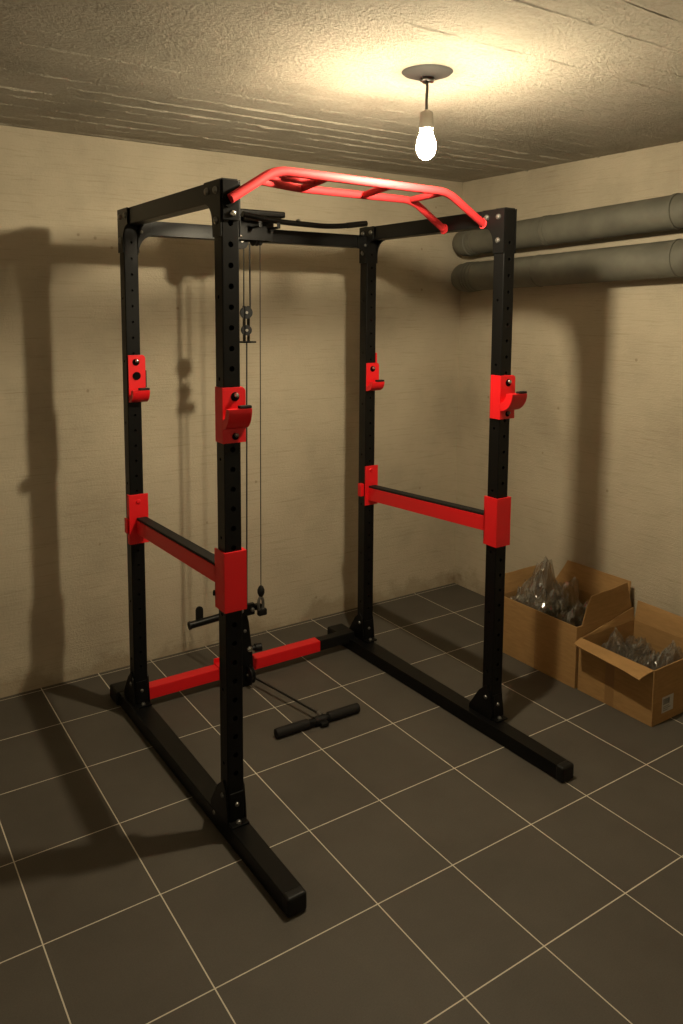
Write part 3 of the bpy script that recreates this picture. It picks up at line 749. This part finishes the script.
# crumpled clear bags: a creased film with sharp folds, sagging inside its carton
def bag(label, x0, x1, y0, y1, base, seed, peaks, amp=0.05, n=26):
    root = empty('plastic_bag', ((x0 + x1) / 2, (y0 + y1) / 2, 0.0062), label, 'plastic bag', 'crumpled plastic bags in the boxes')
    def film(sd, zoff, shrink, nn, am, pk):
        bm = B(); G = []
        rr = random.Random(int(sd * 10))
        def crease(u, v):
            h = 0.0; a = 1.0; k = 3.4
            for o in range(3):
                q = Vector((u * k + sd, v * k - sd * 1.3, sd * 0.7 + o * 3.1))
                h += a * (1.0 - 2.6 * abs(noise.noise(q))); a *= 0.6; k *= 2.1
            return h - 0.6
        for j in range(nn + 1):
            row_ = []
            for i in range(nn + 1):
                u, v = i / nn, j / nn
                jit = 0.0 if i in (0, nn) or j in (0, nn) else 0.36 / nn
                uu = u + rr.uniform(-jit, jit); vv = v + rr.uniform(-jit, jit)
                e = min(u, 1 - u, v, 1 - v)
                z = base + zoff + am * crease(uu, vv) + rr.uniform(-0.011, 0.011)
                for pu, pv, ph, pw in peaks:
                    z += pk * ph * math.exp(-((uu - pu) ** 2 + (vv - pv) ** 2) / pw) * (0.92 + 0.5 * noise.noise(Vector((uu * 9 + sd, vv * 9, sd))) + rr.uniform(-0.04, 0.04))
                if e < 0.08: z *= 0.25 + 0.75 * e / 0.08
                xx = (x1 - x0) * (uu - 0.5) * shrink; yy = (y1 - y0) * (vv - 0.5) * shrink
                row_.append(bm.verts.new((xx, yy, max(0.001, z))))
            G.append(row_)
        for j in range(nn):
            for i in range(nn):
                a_, b_, c_, d_ = G[j][i], G[j][i + 1], G[j + 1][i + 1], G[j + 1][i]
                if (i + j + rr.randint(0, 1)) % 2: bm.faces.new((a_, b_, c_)); bm.faces.new((a_, c_, d_))
                else: bm.faces.new((a_, b_, d_)); bm.faces.new((b_, c_, d_))
        return bm
    bm = film(seed, 0.0, 1.0, n, amp, 1.0); link('outer_film', bm, M['film'], root, smooth=False)
    bm = film(seed + 4.4, -0.022, 0.96, n - 6, amp * 0.9, 0.8); link('inner_film', bm, M['film'], root, smooth=False)
    bm = film(seed + 9.1, -0.085, 0.90, 20, amp * 0.7, 0.15); f = link('packed_parts', bm, M['dark_fill'], root, smooth=False); f['label'] = 'dark parts showing through the film'
    return root
bag('large crumpled clear plastic bag with a tall peak, in the taller box', 2.738, 3.100, 2.402, 2.650, 0.255, 3.1, [(0.57, 0.62, 0.200, 0.016), (0.44, 0.74, 0.09, 0.03), (0.85, 0.35, 0.09, 0.02)])
bag('crumpled clear plastic bag sagging in the near end of the taller box', 2.748, 3.100, 2.200, 2.392, 0.225, 8.6, [(0.35, 0.6, 0.05, 0.05), (0.7, 0.5, 0.07, 0.03)])
bag('crumpled clear plastic bag in the lower box, on the side by the taller box', 2.752, 3.100, 1.990, 2.150, 0.150, 5.3, [(0.42, 0.72, 0.085, 0.03), (0.75, 0.4, 0.04, 0.03)], amp=0.036)
bag('crumpled clear plastic bag in the lower box, in the end with the shipping label', 2.770, 3.100, 1.830, 1.982, 0.165, 12.4, [(0.60, 0.25, 0.085, 0.06), (0.3, 0.6, 0.02, 0.03)], amp=0.036)

# ------------------------------------------------------------------ pipes on the right wall
def pipe(label, z_back, z_front, r, rings, xc, y_end):
    root = empty('pipe', (xc, y_end, z_back), label, 'pipe', 'grey pipes along the right wall')
    y1 = 1.15
    k = (z_front - z_back) / (2.03 - 2.86)
    def P(y): return Vector((0, y - y_end, k * (y - y_end)))
    R_ = 0.086; c0 = P(y_end)
    pts = [P(y1 + (y_end - y1) * i / 24) for i in range(25)] + [Vector((R_ * (1 - math.cos(i / 10 * PI / 2)), c0.y + R_ * math.sin(i / 10 * PI / 2), c0.z)) for i in range(1, 11)] + [Vector((RIGHT_X - xc - 0.0002, c0.y + R_, c0.z))]
    bm = B(); add_tube(bm, pts, r, 40); link('pipe_run', bm, M['pipe'], root)
    for y, w_, e in rings:
        bm = B(); add_tube(bm, [P(y), P(y - w_ * .12), P(y - w_ * .88), P(y - w_)], r, 40, radii=[r, r + e, r + e, r]); link('coupling', bm, M['pipe'], root)
    for y in (2.70, 1.95):
        bm = B(); p = P(y); add_box(bm, (0.0, p.y - 0.012, p.z - 0.008), (RIGHT_X - xc + 0.002, p.y + 0.012, p.z + 0.008), bev=0.002); link('wall_mount', bm, M['bolt'], root)
    return root
pipe('upper of the two thick grey pipes running along the right wall', 2.066, 2.096, 0.0735, [(3.330, 0.030, 0.005), (3.285, 0.010, 0.003), (3.265, 0.010, 0.003), (2.765, 0.012, 0.0025), (2.735, 0.008, 0.0020), (2.045, 0.020, 0.004)], 3.088, 3.330)
pipe('lower of the two thick grey pipes running along the right wall', 1.870, 1.898, 0.0800, [(3.328, 0.010, 0.005), (3.315, 0.016, 0.005), (3.288, 0.012, 0.004), (3.258, 0.012, 0.003), (2.80, 0.008, 0.0022), (2.02, 0.012, 0.003)], 3.088, 3.326)

# ------------------------------------------------------------------ the bare bulb
lamp = empty('pendant_lamp', (LAMP_X, LAMP_Y, CEIL_Z), 'bare glowing light bulb hanging from the concrete ceiling on a short cord', 'lamp')
bm = B(); add_lathe(bm, (0, 0, 0), [(0.080, -0.0005), (0.074, -0.006), (0.050, -0.014), (0.022, -0.018), (0.010, -0.019)], 40); link('ceiling_rose', bm, M['rose'], lamp)
bm = B(); add_tube(bm, [(0.0 + 0.018 * math.cos(t * PI / 12), 0.018 * math.sin(t * PI / 12), -0.026 + 0.002 * math.sin(t)) for t in range(25)], 0.0045, 10, cap=False); hk = link('hook_ring', bm, M['bolt'], lamp)
bm = B(); add_tube(bm, [(0, 0, -0.016), (0.001, 0, -0.05), (-0.001, 0, -0.085), (0, 0, -0.122)], 0.0045, 12); link('cord', bm, M['cord'], lamp)
bm = B(); add_tube(bm, [(-0.016, -0.002, -0.024), (-0.035, -0.008, -0.012), (-0.06, -0.014, -0.003)], 0.002, 8); link('lead_wire', bm, M['cord'], lamp)
bm = B(); add_lathe(bm, (0, 0, 0), [(0.006, -0.104), (0.010, -0.107), (0.019, -0.111), (0.021, -0.118), (0.0225, -0.150), (0.0225, -0.161), (0.019, -0.163)], 32); link('socket', bm, M['socket'], lamp).location.z = -0.010
bm = B(); add_lathe(bm, (0, 0, 0), [(0.0185, -0.1632), (0.0200, -0.172), (0.0240, -0.184), (0.0275, -0.194), (0.0297, -0.202), (0.031, -0.218), (0.029, -0.233), (0.022, -0.246), (0.012, -0.254), (0.003, -0.2565)], 28); bl = link('bulb', bm, M['bulb'], lamp); bl['label'] = 'glowing bulb'; bl.location.z = -0.010

# ------------------------------------------------------------------ world, camera, view
w = bpy.data.worlds.new('World'); scene.world = w; w.use_nodes = True
w.node_tree.nodes['Background'].inputs['Color'].default_value = (0, 0, 0, 1)
w.node_tree.nodes['Background'].inputs['Strength'].default_value = 0.0

pitch, roll, yaw, f_px, py = math.radians(6.2438), math.radians(0.3228), math.radians(33.7363), 779.14, 391.69
cy, sy, cp, sp = math.cos(yaw), math.sin(yaw), math.cos(pitch), math.sin(pitch)
fwd = Vector((sy * cp, cy * cp, -sp)); right = Vector((cy, -sy, 0)); up = right.cross(fwd)
r2 = right * math.cos(roll) + up * math.sin(roll); u2 = up * math.cos(roll) - right * math.sin(roll)
cam = bpy.data.cameras.new('camera'); co = bpy.data.objects.new('camera', cam); COL.objects.link(co)
mat = Matrix.Identity(4)
for i in range(3):
    mat[i][0] = r2[i]; mat[i][1] = u2[i]; mat[i][2] = -fwd[i]
mat[2][3] = 1.7
co.matrix_world = mat
cam.sensor_fit = 'VERTICAL'; cam.sensor_height = 36.0; cam.lens = f_px / 1024 * 36.0
cam.shift_y = -(512 - py) / 1024
cam.clip_start = 0.02
scene.camera = co
vs = scene.view_settings
vs.view_transform = 'Standard'; vs.look = 'None'; vs.gamma = 1.0; vs.exposure = 0.0; vs.use_curve_mapping = False
try:
    scene.cycles.use_denoising = True
    scene.cycles.max_bounces = 10; scene.cycles.diffuse_bounces = 6; scene.cycles.transparent_max_bounces = 24
    scene.cycles.caustics_reflective = False; scene.cycles.caustics_refractive = False
    scene.cycles.sample_clamp_indirect = 6.0
except Exception: pass
